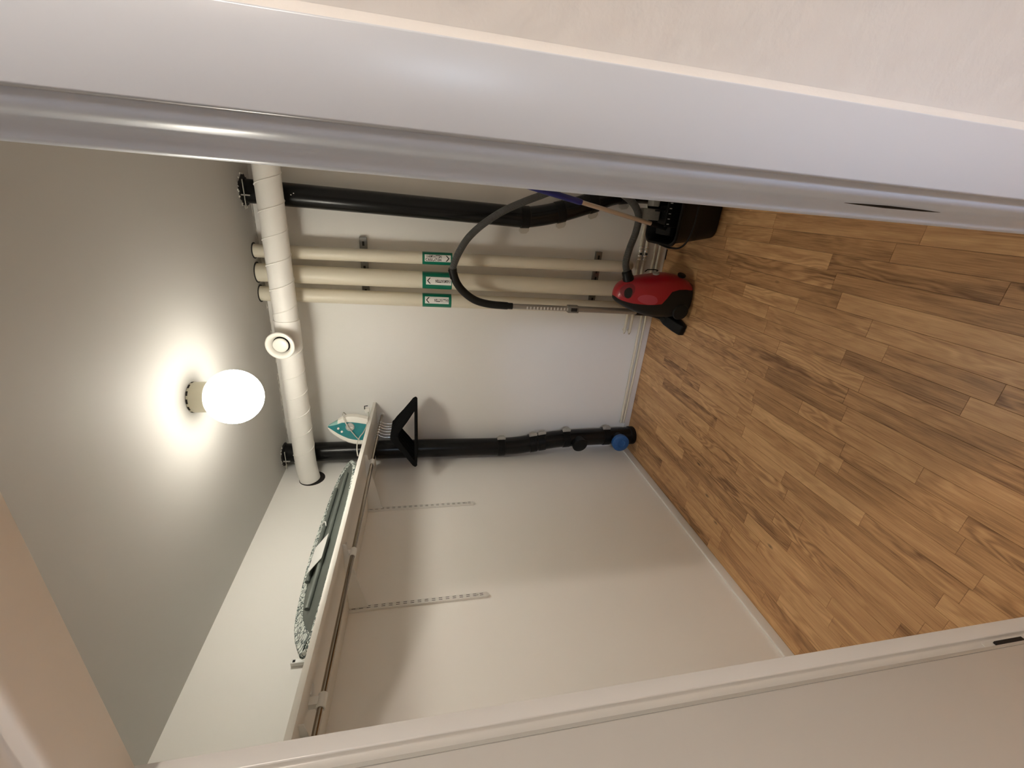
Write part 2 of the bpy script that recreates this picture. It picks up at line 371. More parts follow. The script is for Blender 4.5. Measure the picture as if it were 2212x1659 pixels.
# ------------------------------------------------------------------ cream water pipes with green labels
WP = [(-.376, -.363, .0355, 'upper right'), (-.497, -.501, .0495, 'middle'), (-.615, -.624, .041, 'left')]
wlabels = ['cream lagged water pipe nearest the right black soil pipe', 'thickest cream lagged water pipe, between the two thinner ones', 'cream lagged water pipe nearest the bare back wall, behind the vacuum wand']
def text_mesh(s, size, squeeze=.8, bold=.0):
    c = bpy.data.curves.new('txt', 'FONT'); c.body = s; c.size = size; c.align_x = 'CENTER'; c.align_y = 'CENTER'; c.offset = bold; c.resolution_u = 2
    o = bpy.data.objects.new('txt', c); COL.objects.link(o)
    dg = bpy.context.evaluated_depsgraph_get(); me = bpy.data.meshes.new_from_object(o.evaluated_get(dg))
    vs = [(v.co.x*squeeze, v.co.y) for v in me.vertices]; fs = [tuple(p.vertices) for p in me.polygons]
    bpy.data.objects.remove(o); bpy.data.curves.remove(c); bpy.data.meshes.remove(me)
    return vs, fs
def pipe_axis(i, z):
    t = (z-.78)/(2.15-.78); return WP[i][0]*t+WP[i][1]*(1-t)
PY = D-.09
for i, (xt, xb, R, nm) in enumerate(WP):
    p = thing('water_pipe', (pipe_axis(i, .3), PY, .22), wlabels[i], 'pipe', 'cream lagged water pipes')
    bt = curve([(pipe_axis(i, .46), PY, .46), (pipe_axis(i, .37), PY, .37), (pipe_axis(i, .32), PY+.010, .315), (pipe_axis(i, .28), PY+.045, .277), (pipe_axis(i, .27), D-.001, .268)], 6)
    MB().tube(bt[::-1]+[(pipe_axis(i, 2.4995), PY, 2.4995)], R, 32).build('lagging', M_cream, p, smooth=50)
    # irregular gap in the ceiling round the pipe
    MB().lathe([(R+.007, 2.4965), (R+.0075, 2.4999)], (pipe_axis(i, 2.5), PY, 0), n=24).build('ceiling_gap', M_dark, p)
    z0, z1 = 1.605, 1.432; zc = (z0+z1)/2; th0 = math.atan2(-xt, PY)
    def put(a, b, lift):      # a runs down the pipe, b across towards the right
        z = zc-a; th = th0+b/R; rr = R+lift
        return (pipe_axis(i, z)+rr*math.sin(th), PY-rr*math.cos(th), z)
    def patch(a0, a1, b0, b1, lift, name, m, n=16):
        mb = MB(); rings = []
        for k in range(n+1):
            b = b0+(b1-b0)*k/n; rings.append([put(a0, b, lift), put(a1, b, lift), put(a1, b, lift-.0004), put(a0, b, lift-.0004)])
        mb.loft(rings); return mb.build(name, m, p, smooth=30)
    patch(-.0865, .0865, -R*1.75, R*1.75, .0006, 'green_label', M_label_g)
    if i == 0: wa = (-.073, .077, -.019, .021)
    elif i == 1: wa = (-.066, .082, -.026, .020)
    else: wa = (-.072, .070, -.021, .021)
    patch(wa[0], wa[1], wa[2], wa[3], .0009, 'white_panel', M_label_w, 10)
    mb = MB(); bc = (wa[2]+wa[3])/2
    def put_text(s, size, a_c, b_c, flip, sq=.78):
        vs, fs = text_mesh(s, size, sq, size*.045)
        out = []
        for tx, ty in vs:
            if flip: tx, ty = -tx, -ty
            out.append(put(a_c+tx, b_c+ty, .0013))
        mb.add(out, fs)
    def chevron(a_c, b_c, w, h, flip):
        s = -1 if flip else 1; t = .0055
        for sg in (-1, 1):
            q = [(-w, sg*h), (-w+t*1.3, sg*h), (w, 0), (w-t*1.3, 0)]
            for k in range(6):
                def lerp(p0, p1, t): return (p0[0]+(p1[0]-p0[0])*t, p0[1]+(p1[1]-p0[1])*t)
                qq = [lerp(q[0], q[3], k/6), lerp(q[1], q[2], k/6), lerp(q[1], q[2], (k+1)/6), lerp(q[0], q[3], (k+1)/6)]
                mb.add([put(a_c+s*a_, b_c+b_, .0013) for a_, b_ in qq], [(0, 1, 2, 3)])
    if i == 0:
        put_text('VARMVATTEN', .019, -.021, bc+.0090, False, .74); put_text('CIRKULATION', .019, -.023, bc-.0095, False, .74); chevron(.058, bc, .011, .017, False)
    elif i == 1:
        put_text('VARMVATTEN', .021, .034, bc, True, .68); chevron(-.049, bc, .011, .017, True)
    else:
        put_text('KALLVATTEN', .021, .026, bc, True, .68); chevron(-.055, bc, .011, .017, True)
    tag(mb.build('lettering', M_ink, p), kind='stuff')
# slotted strut rails behind the pipes
def strut(zc, label):
    t = thing('pipe_bracket', (-.46, D, zc-.02), label, 'bracket', 'zinc struts behind the water pipes')
    MB().box((-.66, D-.022, zc-.021), (-.283, D-.0005, zc+.021)).build('channel', M_strut, t, bevel=.002)
    for k in range(8):
        xx = -.640+k*.046
        MB().box((xx-.012, D-.0232, zc-.006), (xx+.012, D-.0215, zc+.006)).build('slot', M_dark, t)
    for k in range(3):
        xx = pipe_axis(k, zc); R = WP[k][2]
        MB().box((xx-.01, PY+R+.0006, zc-.012), (xx+.01, D-.02, zc+.012)).build('clamp', M_strut, t)
strut(1.939, 'slotted zinc strut behind the cream pipes, just under the duct')
strut(.480, 'slotted zinc strut behind the cream pipes, low above the red vacuum')

# ------------------------------------------------------------------ black soil pipes
def clamp_ring(p, c, axis, R, lug_dir, parent_mat=M_pblack):
    ax = Vector(axis).normalized(); c = Vector(c)
    o = MB().lathe([(R, -.026), (R+.004, -.024), (R+.004, .024), (R, .026)], c, ax, 32).build('coupling', parent_mat, p, smooth=40)
    ld = Vector(lug_dir).normalized(); s = ax.cross(ld)
    poly = [(0, -.030), (.016, -.030), (.030, -.016), (.030, .016), (.016, .030), (0, .030)]
    for k in (-.006, .006):
        MB().prism(poly, c+ld*(R+.003)+s*k, ld, ax, s*.003).build('clamp_lug', M_zinc, o, bevel=.0006)
    for k in (-.019, .019):
        MB().lathe([(.0055, -.012), (.0055, .012)], c+ld*(R+.011)+ax*k, s, 10).build('clamp_bolt', M_zinc, o, smooth=40)
    return o
# left pipe, in the corner
lp = thing('soil_pipe', (-1.63, PY, 0), 'black cast iron soil pipe in the left corner, with a blue cap near the floor', 'pipe', 'black soil pipes')
RL = .0635
Lpath = curve([(-1.676, PY, 2.4985), (-1.676, PY, 2.0), (-1.681, PY, 1.5), (-1.688, PY, 1.12), (-1.686, PY, .95), (-1.672, PY, .83), (-1.652, PY, .70), (-1.640, PY, .58), (-1.634, PY, .40), (-1.631, PY, .2), (-1.631, PY, .012)], 6)
MB().tube(Lpath, RL, 32).build('pipe_body', M_black, lp, smooth=50)
MB().lathe([(RL+.004, 0), (RL+.006, .004), (RL+.006, .035), (RL, .040)], (-1.631, PY, .0015), n=32).build('socket_end', M_pblack, lp, smooth=40)
def near(path, z):
    j = min(range(len(path)), key=lambda q: abs(path[q].z-z)); a = path[max(j-1, 0)]; b = path[min(j+1, len(path)-1)]
    return path[j].copy(), (b-a).normalized()
for z in (1.04, .81, .745, .565, .235):
    c, t = near(Lpath, z); clamp_ring(lp, c, t, RL, (1, -.1, 0))
c, t = near(Lpath, .44)
MB().lathe([(.05, 0), (.05, RL+.012), (.056, RL+.013), (.056, RL+.030), (.048, RL+.036)], (c.x, PY, .465), Vector((-.15, -1, 0)), 28).build('cleaning_plug', M_pblack, lp, smooth=40)
ax = Vector((.06, -1, .03)).normalized(); c0 = Vector((-1.634, PY, .150))
MB().lathe([(.053, 0), (.053, .095)], c0, ax, 28).build('branch_stub', M_pblack, lp, smooth=40)
cap = MB().lathe([(.060, .088), (.064, .092), (.064, .122), (.058, .127), (.030, .1275), (.027, .122), (.001, .121)], c0, ax, 32).build('pipe_cap', M_cap, lp, smooth=40)
cap['label'] = 'blue plastic end cap'
# right pipe with the offset bends
rp = thing('soil_pipe', (-.10, PY, 0), 'black cast iron soil pipe at the right, bending away behind the door frame', 'pipe', 'black soil pipes')
RR = .0585
Rpath = curve([(-.083, PY, 2.4985), (-.088, PY, 2.1), (-.096, PY, 1.6), (-.104, PY, 1.16), (-.107, PY, 1.03), (-.094, PY, .93), (-.062, PY, .80), (-.022, PY, .68), (.020, PY, .57), (.056, PY, .48), (.076, PY, .38), (.082, PY, .26), (.082, PY, .1), (.082, PY, .012)], 6)
MB().tube(Rpath, RR, 32).build('pipe_body', M_black, rp, smooth=50)
for z in (1.01, .80, .61, .41):
    c, t = near(Rpath, z); clamp_ring(rp, c, t, RR, (-1, -.12, -.2 if z < .95 else 0))
MB().lathe([(RR+.002, 0), (RR+.002, .035), (RR, .040)], (.082, PY, .0015), n=32).build('socket_end', M_pblack, rp, smooth=40)
# ragged ceiling penetrations: dark hole, plaster crumbs and thin metal brackets
for p, xx, R in ((lp, -1.676, RL), (rp, -.083, RR)):
    rings = []
    n = 30; ra = [R+.010+random.random()*.014 for _ in range(n)]
    rings = [[(xx+ra[j]*k*math.cos(2*math.pi*j/n), PY+ra[j]*k*math.sin(2*math.pi*j/n)*(.9 if math.sin(2*math.pi*j/n) > 0 else 1.1)-.004, z) for j in range(n)] for k, z in ((1, 2.4992), (.96, 2.4955))]
    MB().loft(rings).build('ceiling_hole', M_dark, p)
    mb = MB()
    for _ in range(26):
        a = random.uniform(math.pi, 2*math.pi); rr = R+.018+random.random()*.014; s = random.uniform(.002, .006)
        q = Vector((xx+rr*math.cos(a), PY-.004+rr*math.sin(a)*1.1, 2.4975))
        mb.lathe([(s*.6, -s*.5), (s, 0), (s*.7, s*.4)], q, (random.random()-.5, random.random()-.5, 1), 6)
    tag(mb.build('plaster_crumb', M_plaster, p, smooth=60), kind='stuff')
    MB().box((xx-.075, PY-.078, 2.478), (xx+.055, PY-.072, 2.482)).build('steel_strap', M_zinc, p)
    MB().box((xx-.02, PY-.078, 2.455), (xx-.014, PY-.070, 2.498)).build('strap_screw', M_zinc, p)
    mb = MB()
    for zz in ((2.26,) if p is rp else (1.66,)):
        for _ in range(2):
            q = Vector((xx+random.uniform(-.02, .02), PY-R-.001, zz+random.uniform(-.018, .018)))
            mb.lathe([(.003, -.001), (.003, .001)], q, (0, -1, random.random()*.4), 6)
    tag(mb.build('paint_speck', M_plaster, p), kind='stuff')
# rough plaster seam where ceiling and back wall meet
mb = MB()
for _ in range(90):
    xx = random.uniform(XL+.05, XR-.1); q = Vector((xx, D-random.uniform(.002, .03), 2.4985)); s = random.uniform(.0015, .004)
    L_ = random.uniform(.004, .03)
    mb.add([q+Vector(v) for v in ((-L_, -s, 0), (L_, -s*.4, 0), (L_*.8, s, 0), (-L_*.7, s*.8, 0), (0, 0, -s))], [(0, 1, 4), (1, 2, 4), (2, 3, 4), (3, 0, 4), (3, 2, 1, 0)])
tag(mb.build('trim_1', M_plaster), kind='structure')

# ------------------------------------------------------------------ thin heating pipes along the skirting
def thin_pipe(label, pts, r=.0085, m=M_cream, valve=False, nm='heating_pipe'):
    t = thing(nm, pts[len(pts)//2], label, 'pipe', 'thin white heating pipes along the back wall')
    MB().tube(pts, r, 14).build('pipe_body', M_cream, t, smooth=50)
    return t
yy = D-.0195
thin_pipe('thin white heating pipe just above the back skirting, upper of the long pair', [(XR-.01, yy, .095), (-1.2, yy, .084), (-1.557, yy, .080)])
thin_pipe('thin white heating pipe lying on the back skirting, lower of the long pair', [(XR-.01, yy, .060), (-1.2, yy, .053), (-1.557, yy, .0615)][:2]+[(-1.557, yy, .0595)])
for k, (zz, xe, lab) in enumerate(((.196, -.802, 'short white heating pipe with a chrome coupling, upper one, elbow beside the vacuum'), (.157, -.806, 'short white heating pipe with a chrome coupling, lower one, ending beside the vacuum'))):
    t = thin_pipe(lab, curve([(XR-.01, yy, zz), (-.3, yy, zz), (xe+.02, yy, zz+.001), (xe+.003, yy+.004, zz+.002), (xe-.003, yy+.018, zz+.003), (xe-.003, D-.0005, zz+.003)], 5), .0095)
    for xx, w, r2 in ((-.235, .010, .0165), (-.262, .016, .0140), (-.292, .010, .0165), (-.315, .010, .013)):
        MB().lathe([(r2*.8, -w/2), (r2, -w/2+.002), (r2, w/2-.002), (r2*.8, w/2)], (xx, yy, zz), (1, 0, 0), 12).build('chrome_nut', M_chr2, t, smooth=35)
    tap = MB().lathe([(.004, 0), (.004, .03), (.008, .031), (.007, .036)], (-.277, yy, zz), (0, -1, .2), 10).build('screw_tap', M_dark, t, smooth=40)

# ------------------------------------------------------------------ shelf, brackets, rails, rod
def zb(y): return 1.916+(2.7374-y)*.0235          # underside of the shelf, which sags towards the back
TS = .020
shelf = thing('wall_shelf', (-1.56, 1.6, 1.94), 'long white shelf board on the left wall carrying the ironing board and iron', 'shelf')
Y0 = YF+.01
poly = [(-1.352, Y0), (-1.352, D-.001), (-1.598, D-.001), (-1.598, 2.568), (XL+.001, 2.568), (XL+.001, Y0)]
mb = MB(); n = len(poly)
mb.add([(a, b, zb(b)) for a, b in poly]+[(a, b, zb(b)+TS) for a, b in poly], [tuple(range(n-1, -1, -1)), tuple(range(n, 2*n))]+[(i, (i+1) % n, n+(i+1) % n, n+i) for i in range(n)])
mb.build('board', M_shelf, shelf, bevel=.0012, smooth=30)
for yb in (2.136, 1.462, .79):
    z_ = zb(yb)-.0006
    P = [(XL+.014, 0), (-1.385, 0), (-1.385, -.014), (-1.50, -.030), (XL+.030, -.078), (XL+.014, -.084)]
    MB().prism(P, (0, yb-.002, z_), (1, 0, 0), (0, 0, 1), (0, .004, 0)).build('bracket', M_white, shelf)
def wall_rail(y, z0, z1, label, loc=None):
    t = thing('wall_rail', (XL, y, z0), label, 'shelf rail', 'slotted white shelf rails on the left wall')
    MB().box((XL+.0005, y-.0125, z0), (XL+.013, y+.0125, z1)).build('channel', M_white, t, bevel=.0015, smooth=30)
    mb = MB(); z = z0+.018
    while z < z1-.02:
        for dy in (-.0045, .0045):
            mb.box((XL+.0125, y+dy+.001-.0012, z), (XL+.0133, y+dy+.001+.0012, z+.0165))
        z += .0325
    tag(mb.build('slots', M_dark, t), kind='stuff')
    for z in (z0+.045, z0+.29):
        if z < z1: MB().lathe([(.005, 0), (.004, .002), (.001, .0025)], (XL+.013, y, z), (1, 0, 0), 12).build('screw', M_zinc, t)
    MB().lathe([(.0125, -.004), (.0125, .0)], (XL+.0085, y, z0), (1, 0, 0), 20).build('end_cap', M_white, t, smooth=30)
    return t
wall_rail(2.136, 1.302, 2.06, 'slotted white wall rail holding the far end of the shelf, near the black pipe')
wall_rail(1.462, 1.315, 2.09, 'slotted white wall rail holding the middle of the shelf, larger in view')
sb = thing('wall_rail', (XL, 1.243, 2.0), 'short white rail end sticking up on the wall above the shelf', 'shelf rail')
MB().box((XL+.0005, 1.234, 1.99), (XL+.020, 1.252, 2.135)).build('channel', M_white, sb, bevel=.001)
MB().box((XL+.0195, 1.238, 2.118), (XL+.0205, 1.248, 2.128)).build('notch', M_dark, sb)

rod = thing('clothes_rail', (-1.45, 1.6, 1.9), 'brushed steel clothes rail hanging under the front of the shelf', 'clothes rail')
def zr(y): return zb(y)-.036
MB().tube([(-1.45, Y0+.01, zr(Y0)), (-1.45, D-.002, zr(D))], .0122, 20, flat=.8).build('rail_tube', M_chrome, rod, smooth=50)
for yb in (2.152, 1.476, .884):
    h = MB().tube([(-1.45, yb-.021, zr(yb-.021)), (-1.45, yb+.021, zr(yb+.021))], .0155, 20, flat=.9).build('rail_holder', M_white, rod, smooth=40)
    MB().box((-1.462, yb-.012, zr(yb)+.010), (-1.438, yb+.012, zb(yb)-.0003)).build('hanger_post', M_white, h)
    MB().box((-1.475, yb+.014, zb(yb)-.005), (-1.43, yb+.046, zb(yb)-.0006)).build('screw_plate', M_white, h)
MB().lathe([(.018, -.024), (.018, -.0005)], (-1.45, D, zr(D)), (0, 1, 0), 20).build('rail_flange', M_white, rod, smooth=40)

# ------------------------------------------------------------------ hangers
def make_hanger():
    t = thing('clothes_hanger', (0, 0, 0), '', 'hanger')
    arm = [(0, .002), (.018, .0), (.030, -.012), (.055, -.030), (.105, -.074), (.158, -.116), (.184, -.136), (.193, -.150), (.190, -.160), (.172, -.158), (.142, -.137), (.094, -.105), (.048, -.070), (.020, -.052), (0, -.048)]
    mb = MB()
    mb.prism(arm, (0, -.005, 0), (1, 0, 0), (0, 0, 1), (0, .010, 0)).prism([(-a, b) for a, b in arm][::-1], (0, -.005, 0), (1, 0, 0), (0, 0, 1), (0, .010, 0))
    mb.prism([(-.186, -.148), (.186, -.148), (.186, -.164), (-.186, -.164)], (0, -.004, 0), (1, 0, 0), (0, 0, 1), (0, .008, 0))
    mb.build('frame', M_velvet, t, bevel=.0015, seg=2, smooth=50)
    hk = []
    rc = .0165
    zc = .080-.003
    hk.append((0, 0, -.002)); hk.append((0, 0, .035)); hk.append((.004, 0, .048))
    for k in range(11):
        a = math.radians(-55+k*23.5); hk.append((rc*math.cos(a), 0, zc+rc*math.sin(a)))
    MB().tube(curve(hk, 2), .0016, 8).build('hook', M_chr2, t, smooth=60)
    return t
h0 = make_hanger()
hl = ['black velvet hanger hanging closest to the back wall', 'black velvet hanger second from the back wall', 'black velvet hanger third from the back wall', 'black velvet hanger fourth from the back wall',
      'black velvet hanger second from the doorway side of the bunch', 'black velvet hanger in front of the bunch, nearest the doorway']
for i, (y, rz) in enumerate(((2.602, .06), (2.566, .13), (2.534, .22), (2.500, .30), (2.464, .40), (2.430, .48))):
    h = h0 if i == 0 else copy_tree(h0)
    h.location = (-1.45, y, zr(y)-.0795+.0005); h.rotation_euler.z = rz
    tag(h, hl[i], 'hanger', 'black hangers on the clothes rail')

# ------------------------------------------------------------------ ironing board
ib = thing('ironing_board', (-1.6, 1.75, 1.97), 'folded ironing board lying tilted on the shelf, net patterned cover and grey green underside', 'ironing board')
UP = [(2.365, .004), (2.355, .030), (2.33, .060), (2.27, .093), (2.15, .116), (1.97, .133), (1.78, .138), (1.61, .121), (1.44, .088), (1.36, .070), (1.28, .041), (1.20, -.005), (1.14, -.050), (1.09, -.090)]
LO = [(1.09, -.120), (1.14, -.136), (1.30, -.146), (1.60, -.149), (1.90, -.142), (2.15, -.114), (2.28, -.072), (2.345, -.030)]
out = [(y, w, 1) for y, w in UP]+[(y, w, -1) for y, w in LO]
ew = Vector((-.24, 0, .178)).normalized(); en = Vector((.178, 0, .24)).normalized()   # en points to the underside
def zrun(y): return 2.064+(1.75-y)*.0235
def board_layer(name, n0, n1, grow, m, par, rnd=True, bevel=0):
    mb = MB(); a = []; b = []
    for y, w, sg in out:
        w2 = w+sg*grow; y2 = y+(grow if y > 2.3 else (-grow if y < 1.2 else 0))
        o_ = Vector((-1.595, y2, zrun(y)))+ew*w2
        a.append(o_+en*n0); b.append(o_+en*n1)
    mb.loft([a, b]); return mb.build(name, m, par, bevel=bevel, seg=3, smooth=50)
board_layer('deck', .0, .012, -.004, M_deck, ib, bevel=.002)
board_layer('cover', -.016, .006, .004, M_cover, ib, bevel=.006)
# rolled edge of the cover over the rim of the deck
mb = MB(); a = []; b = []; c2 = []
for y, w in UP:
    yi = min(y, 2.31)-(.0 if y > 1.5 else -.05*(1.5-y)/.4)
    a.append(Vector((-1.595, y, zrun(y)))+ew*w+en*.0145); b.append(Vector((-1.595, yi, zrun(y)))+ew*(w-.038)+en*.0150); c2.append(Vector((-1.595, yi, zrun(y)))+ew*(w-.038)+en*.0125)
mb.loft([a, b, c2], caps=False, closed=False).build('turned_hem', M_cover, ib, smooth=50)
path = [Vector((-1.595, y, zrun(y)))+ew*w+en*.006 for y, w, sg in out]
MB().tube(path+[path[0]], .0115, 10, caps=False).build('cover_hem', M_cover, ib, smooth=60)
def onb(y, w, n): return Vector((-1.595, y, zrun(y)))+ew*w+en*n
MB().tube([onb(2.15, .045, .022), onb(1.50, .045, .022)], .010, 12).build('leg', M_deck, ib, smooth=50)
MB().tube([onb(2.2, -.045, .022), onb(1.30, -.045, .022)], .010, 12).build('leg', M_deck, ib, smooth=50)
MB().tube([onb(2.15, .070, .016), onb(1.60, .075, .016)], .006, 10).build('support_bar', M_deck, ib, smooth=50)
mb = MB(); q = [onb(1.68, -.075, .034), onb(1.53, -.075, .034), onb(1.53, .030, .037), onb(1.68, .030, .037)]
mb.add(q+[v+en*.0015 for v in q], [(3, 2, 1, 0), (4, 5, 6, 7), (0, 1, 5, 4), (1, 2, 6, 5), (2, 3, 7, 6), (3, 0, 4, 7)])
lb = mb.build('paper_label', M_label_w, ib); lb['label'] = 'white paper care label'
MB().tube(curve([onb(1.86, .055, .034), onb(1.85, .030, .038), onb(1.82, -.005, .042), onb(1.77, -.03, .042)], 5), .0032, 8).build('strap', M_label_w, ib, smooth=60)

# ------------------------------------------------------------------ iron on its heel
iron = thing('steam_iron', (-1.41, 2.48, 1.945), 'teal and white steam iron standing on its heel at the far end of the shelf', 'iron')
IS = [(1.9425, -1.486, -1.336, .050), (1.97, -1.487, -1.327, .054), (2.0, -1.486, -1.318, .056), (2.03, -1.481, -1.314, .055), (2.06, -1.473, -1.315, .052), (2.09, -1.460, -1.324, .046), (2.12, -1.445, -1.344, .038), (2.145, -1.430, -1.360, .029), (2.165, -1.416, -1.372, .018), (2.181, -1.398, -1.384, .006)]
def iron_layer(name, f0, f1, w0, w1, m, zmax=9, zmin=0, bev=0):
    mb = MB(); rings = []
    for z, a, b, w in IS:
        if z > zmax or z < zmin: continue
        L_ = b-a; xa = a+(f0(z, L_) if callable(f0) else f0); xb = a+(f1(z, L_) if callable(f1) else f1)
        n = 8; ring = []
        for k in range(n+1):
            t = k/n; ww = w*(w0+(w1-w0)*t**1.5); ring.append((xa+(xb-xa)*t, 2.48-ww, z))
        for k in range(n+1):
            t = 1-k/n; ww = w*(w0+(w1-w0)*t**1.5); ring.append((xa+(xb-xa)*t, 2.48+ww, z))
        rings.append(ring)
    return mb.loft(rings).build(name, m, iron, smooth=45)
iron_layer('soleplate', -.004, .0005, 1.03, 1.03, M_zinc)
iron_layer('skirt', .0, lambda z, L: min(.024, L*.45), 1.0, .96, M_iwhite)
iron_layer('body', lambda z, L: min(.024, L*.45), lambda z, L: L*.80, .97, .66, M_teal)
iron_layer('handle', lambda z, L: L*.80, lambda z, L: L*1.0, .56, .36, M_iwhite, zmax=2.13)
iron_layer('spray_nose', lambda z, L: L*.72, lambda z, L: L*.98, .62, .35, M_teal2, zmin=2.09)
d = MB().lathe([(.026, 0), (.026, .010), (.022, .014), (.001, .015)], (-1.375, 2.445, 2.045), (.25, -1, 0), 28).build('dial', M_dial, iron, smooth=40)
MB().box((-1.3775, 2.4275, 2.030), (-1.3715, 2.431, 2.060)).build('pointer', M_iwhite, d)
MB().lathe([(.0065, 0), (.0065, .006), (.001, .008)], (-1.405, 2.440, 2.095), (.2, -1, 0), 14).build('button', M_iwhite, iron, smooth=40)
MB().lathe([(.0065, 0), (.0065, .006), (.001, .008)], (-1.385, 2.445, 2.115), (.2, -1, 0), 14).build('button', M_iwhite, iron, smooth=40)
cpts = [(-1.30, 2.45, 2.085), (-1.34, 2.425, 2.066), (-1.38, 2.418, 2.044), (-1.43, 2.420, 2.014), (-1.46, 2.425, 1.995), (-1.495, 2.445, 1.978), (-1.496, 2.50, 1.985), (-1.47, 2.545, 2.01), (-1.38, 2.55, 2.06), (-1.31, 2.51, 2.088), (-1.30, 2.45, 2.085)]
MB().tube(curve(cpts, 5), .0032, 8).build('wrapped_cord', M_cord, iron, smooth=60)
MB().tube(curve([(-1.340, 2.568, zb(2.57)+.030), (-1.350, 2.52, zb(2.52)+.0232), (-1.3555, 2.46, zb(2.46)+.0232), (-1.3555, 2.40, zb(2.4)+.0232), (-1.347, 2.32, zb(2.32)+.028), (-1.343, 2.26, zb(2.26)+.040), (-1.3425, 2.20, zb(2.2)+.044), (-1.345, 2.13, zb(2.13)+.036), (-1.352, 2.08, zb(2.08)+.025)], 6), .0032, 8).build('trailing_cord', M_cord, iron, smooth=60)
pl = MB().box((-1.348, 2.565, zb(2.57)+TS+.001), (-1.315, 2.59, zb(2.57)+TS+.034)).build('plug', M_iwhite, iron, bevel=.004, smooth=40)
MB().tube([(-1.315, 2.56, zb(2.57)+TS+.030), (-1.294, 2.56, zb(2.57)+TS+.030), (-1.291, 2.56, zb(2.57)+TS+.010)], .0032, 8).build('plug_pin', M_dark, pl)

# ------------------------------------------------------------------ vacuum cleaner standing on end
vac = thing('vacuum_cleaner', (-.49, 2.42, 0), 'red and charcoal canister vacuum cleaner standing upright against the back wall', 'vacuum cleaner')
VS = [  # z, x base side, x top side, half depth, seam x
 (.006, -.592, -.395, .100, -.430), (.03, -.606, -.378, .115, -.430), (.07, -.614, -.362, .122, -.425), (.12, -.618, -.352, .125, -.427), (.165, -.618, -.348, .125, -.440),
 (.19, -.617, -.350, .124, -.480), (.215, -.616, -.354, .123, -.515), (.26, -.610, -.362, .120, -.522), (.30, -.601, -.368, .114, -.525), (.34, -.588, -.376, .105, -.525), (.38, -.574, -.386, .092, -.525),
 (.41, -.560, -.396, .080, -.521), (.44, -.545, -.414, .063, -.515), (.46, -.533, -.432, .046, -.508), (.472, -.522, -.452, .028, -.500), (.478, -.512, -.475, .010, -.497)]
VY = 2.415; ex = 2.5
def vring(z, xl, xr, hy, seam, part, inset=0.0, n=20):
    xc, ax_ = (xl+xr)/2, (xr-xl)/2-inset; hy = hy-inset
    t = max(-.95, min(.95, (seam-xc)/ax_)); c = math.copysign(abs(t)**(ex/2), t); ph = math.acos(c)
    rng = [(-ph+2*ph*k/n) for k in range(n+1)] if part == 'top' else [(ph+(2*math.pi-2*ph)*k/n) for k in range(n+1)]
    pts = []
    for a in rng:
        ca, sa = math.cos(a), math.sin(a)
        dx = ax_*math.copysign(abs(ca)**(2/ex), ca); dy = hy*math.copysign(abs(sa)**(2/ex), sa)
        px, py = xc+dx, VY+dy
        pts.append((px, py, z))
    return pts
def vac_part(name, m, part, inset):
    mb = MB().loft([vring(*s, part, inset) for s in VS], caps=True)
    return mb.build(name, m, vac, smooth=45)
vac_part('lower_housing', M_charcoal, 'base', .0025)
top = vac_part('upper_shell', M_red, 'top', 0)
# handle recess near the nose and side flash: thin skins that follow the shell
def vac_at(z, ph, lift):
    for q0, q1 in zip(VS, VS[1:]):
        if q0[0] <= z <= q1[0]: t = (z-q0[0])/(q1[0]-q0[0]); q = [q0[i]*(1-t)+q1[i]*t for i in range(5)]; break
    xc, ax_, hy = (q[1]+q[2])/2, (q[2]-q[1])/2+lift, q[3]+lift
    ca, sa = math.cos(ph), math.sin(ph)
    return (xc+ax_*math.copysign(abs(ca)**(2/ex), ca), VY+hy*math.copysign(abs(sa)**(2/ex), sa), z)
def skin(name, m, z0, z1, p0_, p1_, lift, par):
    zc, pc_, hz, hp_ = (z0+z1)/2, math.radians(p0_+p1_)/2, (z1-z0)/2, math.radians(p1_-p0_)/2; rings = []
    for k in range(5):
        rr = k/4
        rings.append([vac_at(zc+hz*rr*math.sin(t*math.pi/10), pc_+hp_*rr*math.cos(t*math.pi/10), lift) for t in range(20)])
    return MB().loft(rings, caps=False).build(name, m, par, smooth=60)
rec = skin('grip_recess', mat('dark_red_plastic', (.20, .006, .014), .4), .385, .462, -100, -38, .0007, top)
skin('grip_hole', M_dark, .398, .440, -100, -62, .0013, top)
skin('side_flash', mat('rose_plastic', (.45, .06, .09), .3), .245, .365, -104, -84, .0007, top)
MB().lathe([(.024, -.004), (.025, .004), (.018, .006), (.001, .0065)], (-.352, 2.36, .085), (1, -.5, 0), 24).build('exhaust_vent', M_pblack, vac, smooth=40)
MB().lathe([(.018, -.004), (.020, .006), (.012, .010), (.001, .0105)], (-.356, 2.395, .235), (1, -.3, .1), 24).build('foot_switch', M_dial, vac, smooth=40)
MB().lathe([(.046, -.008), (.050, .0), (.046, .010), (.001, .014)], (-.560, 2.303, .075), (-.12, -1, 0), 32).build('wheel', M_charcoal, vac, smooth=40)
MB().tube([(-.352, 2.44, .21), (-.342, 2.44, .20), (-.338, 2.44, .22), (-.340, 2.44, .27), (-.352, 2.44, .285)], .0035, 8).build('carry_loop', M_pblack, vac, smooth=50)
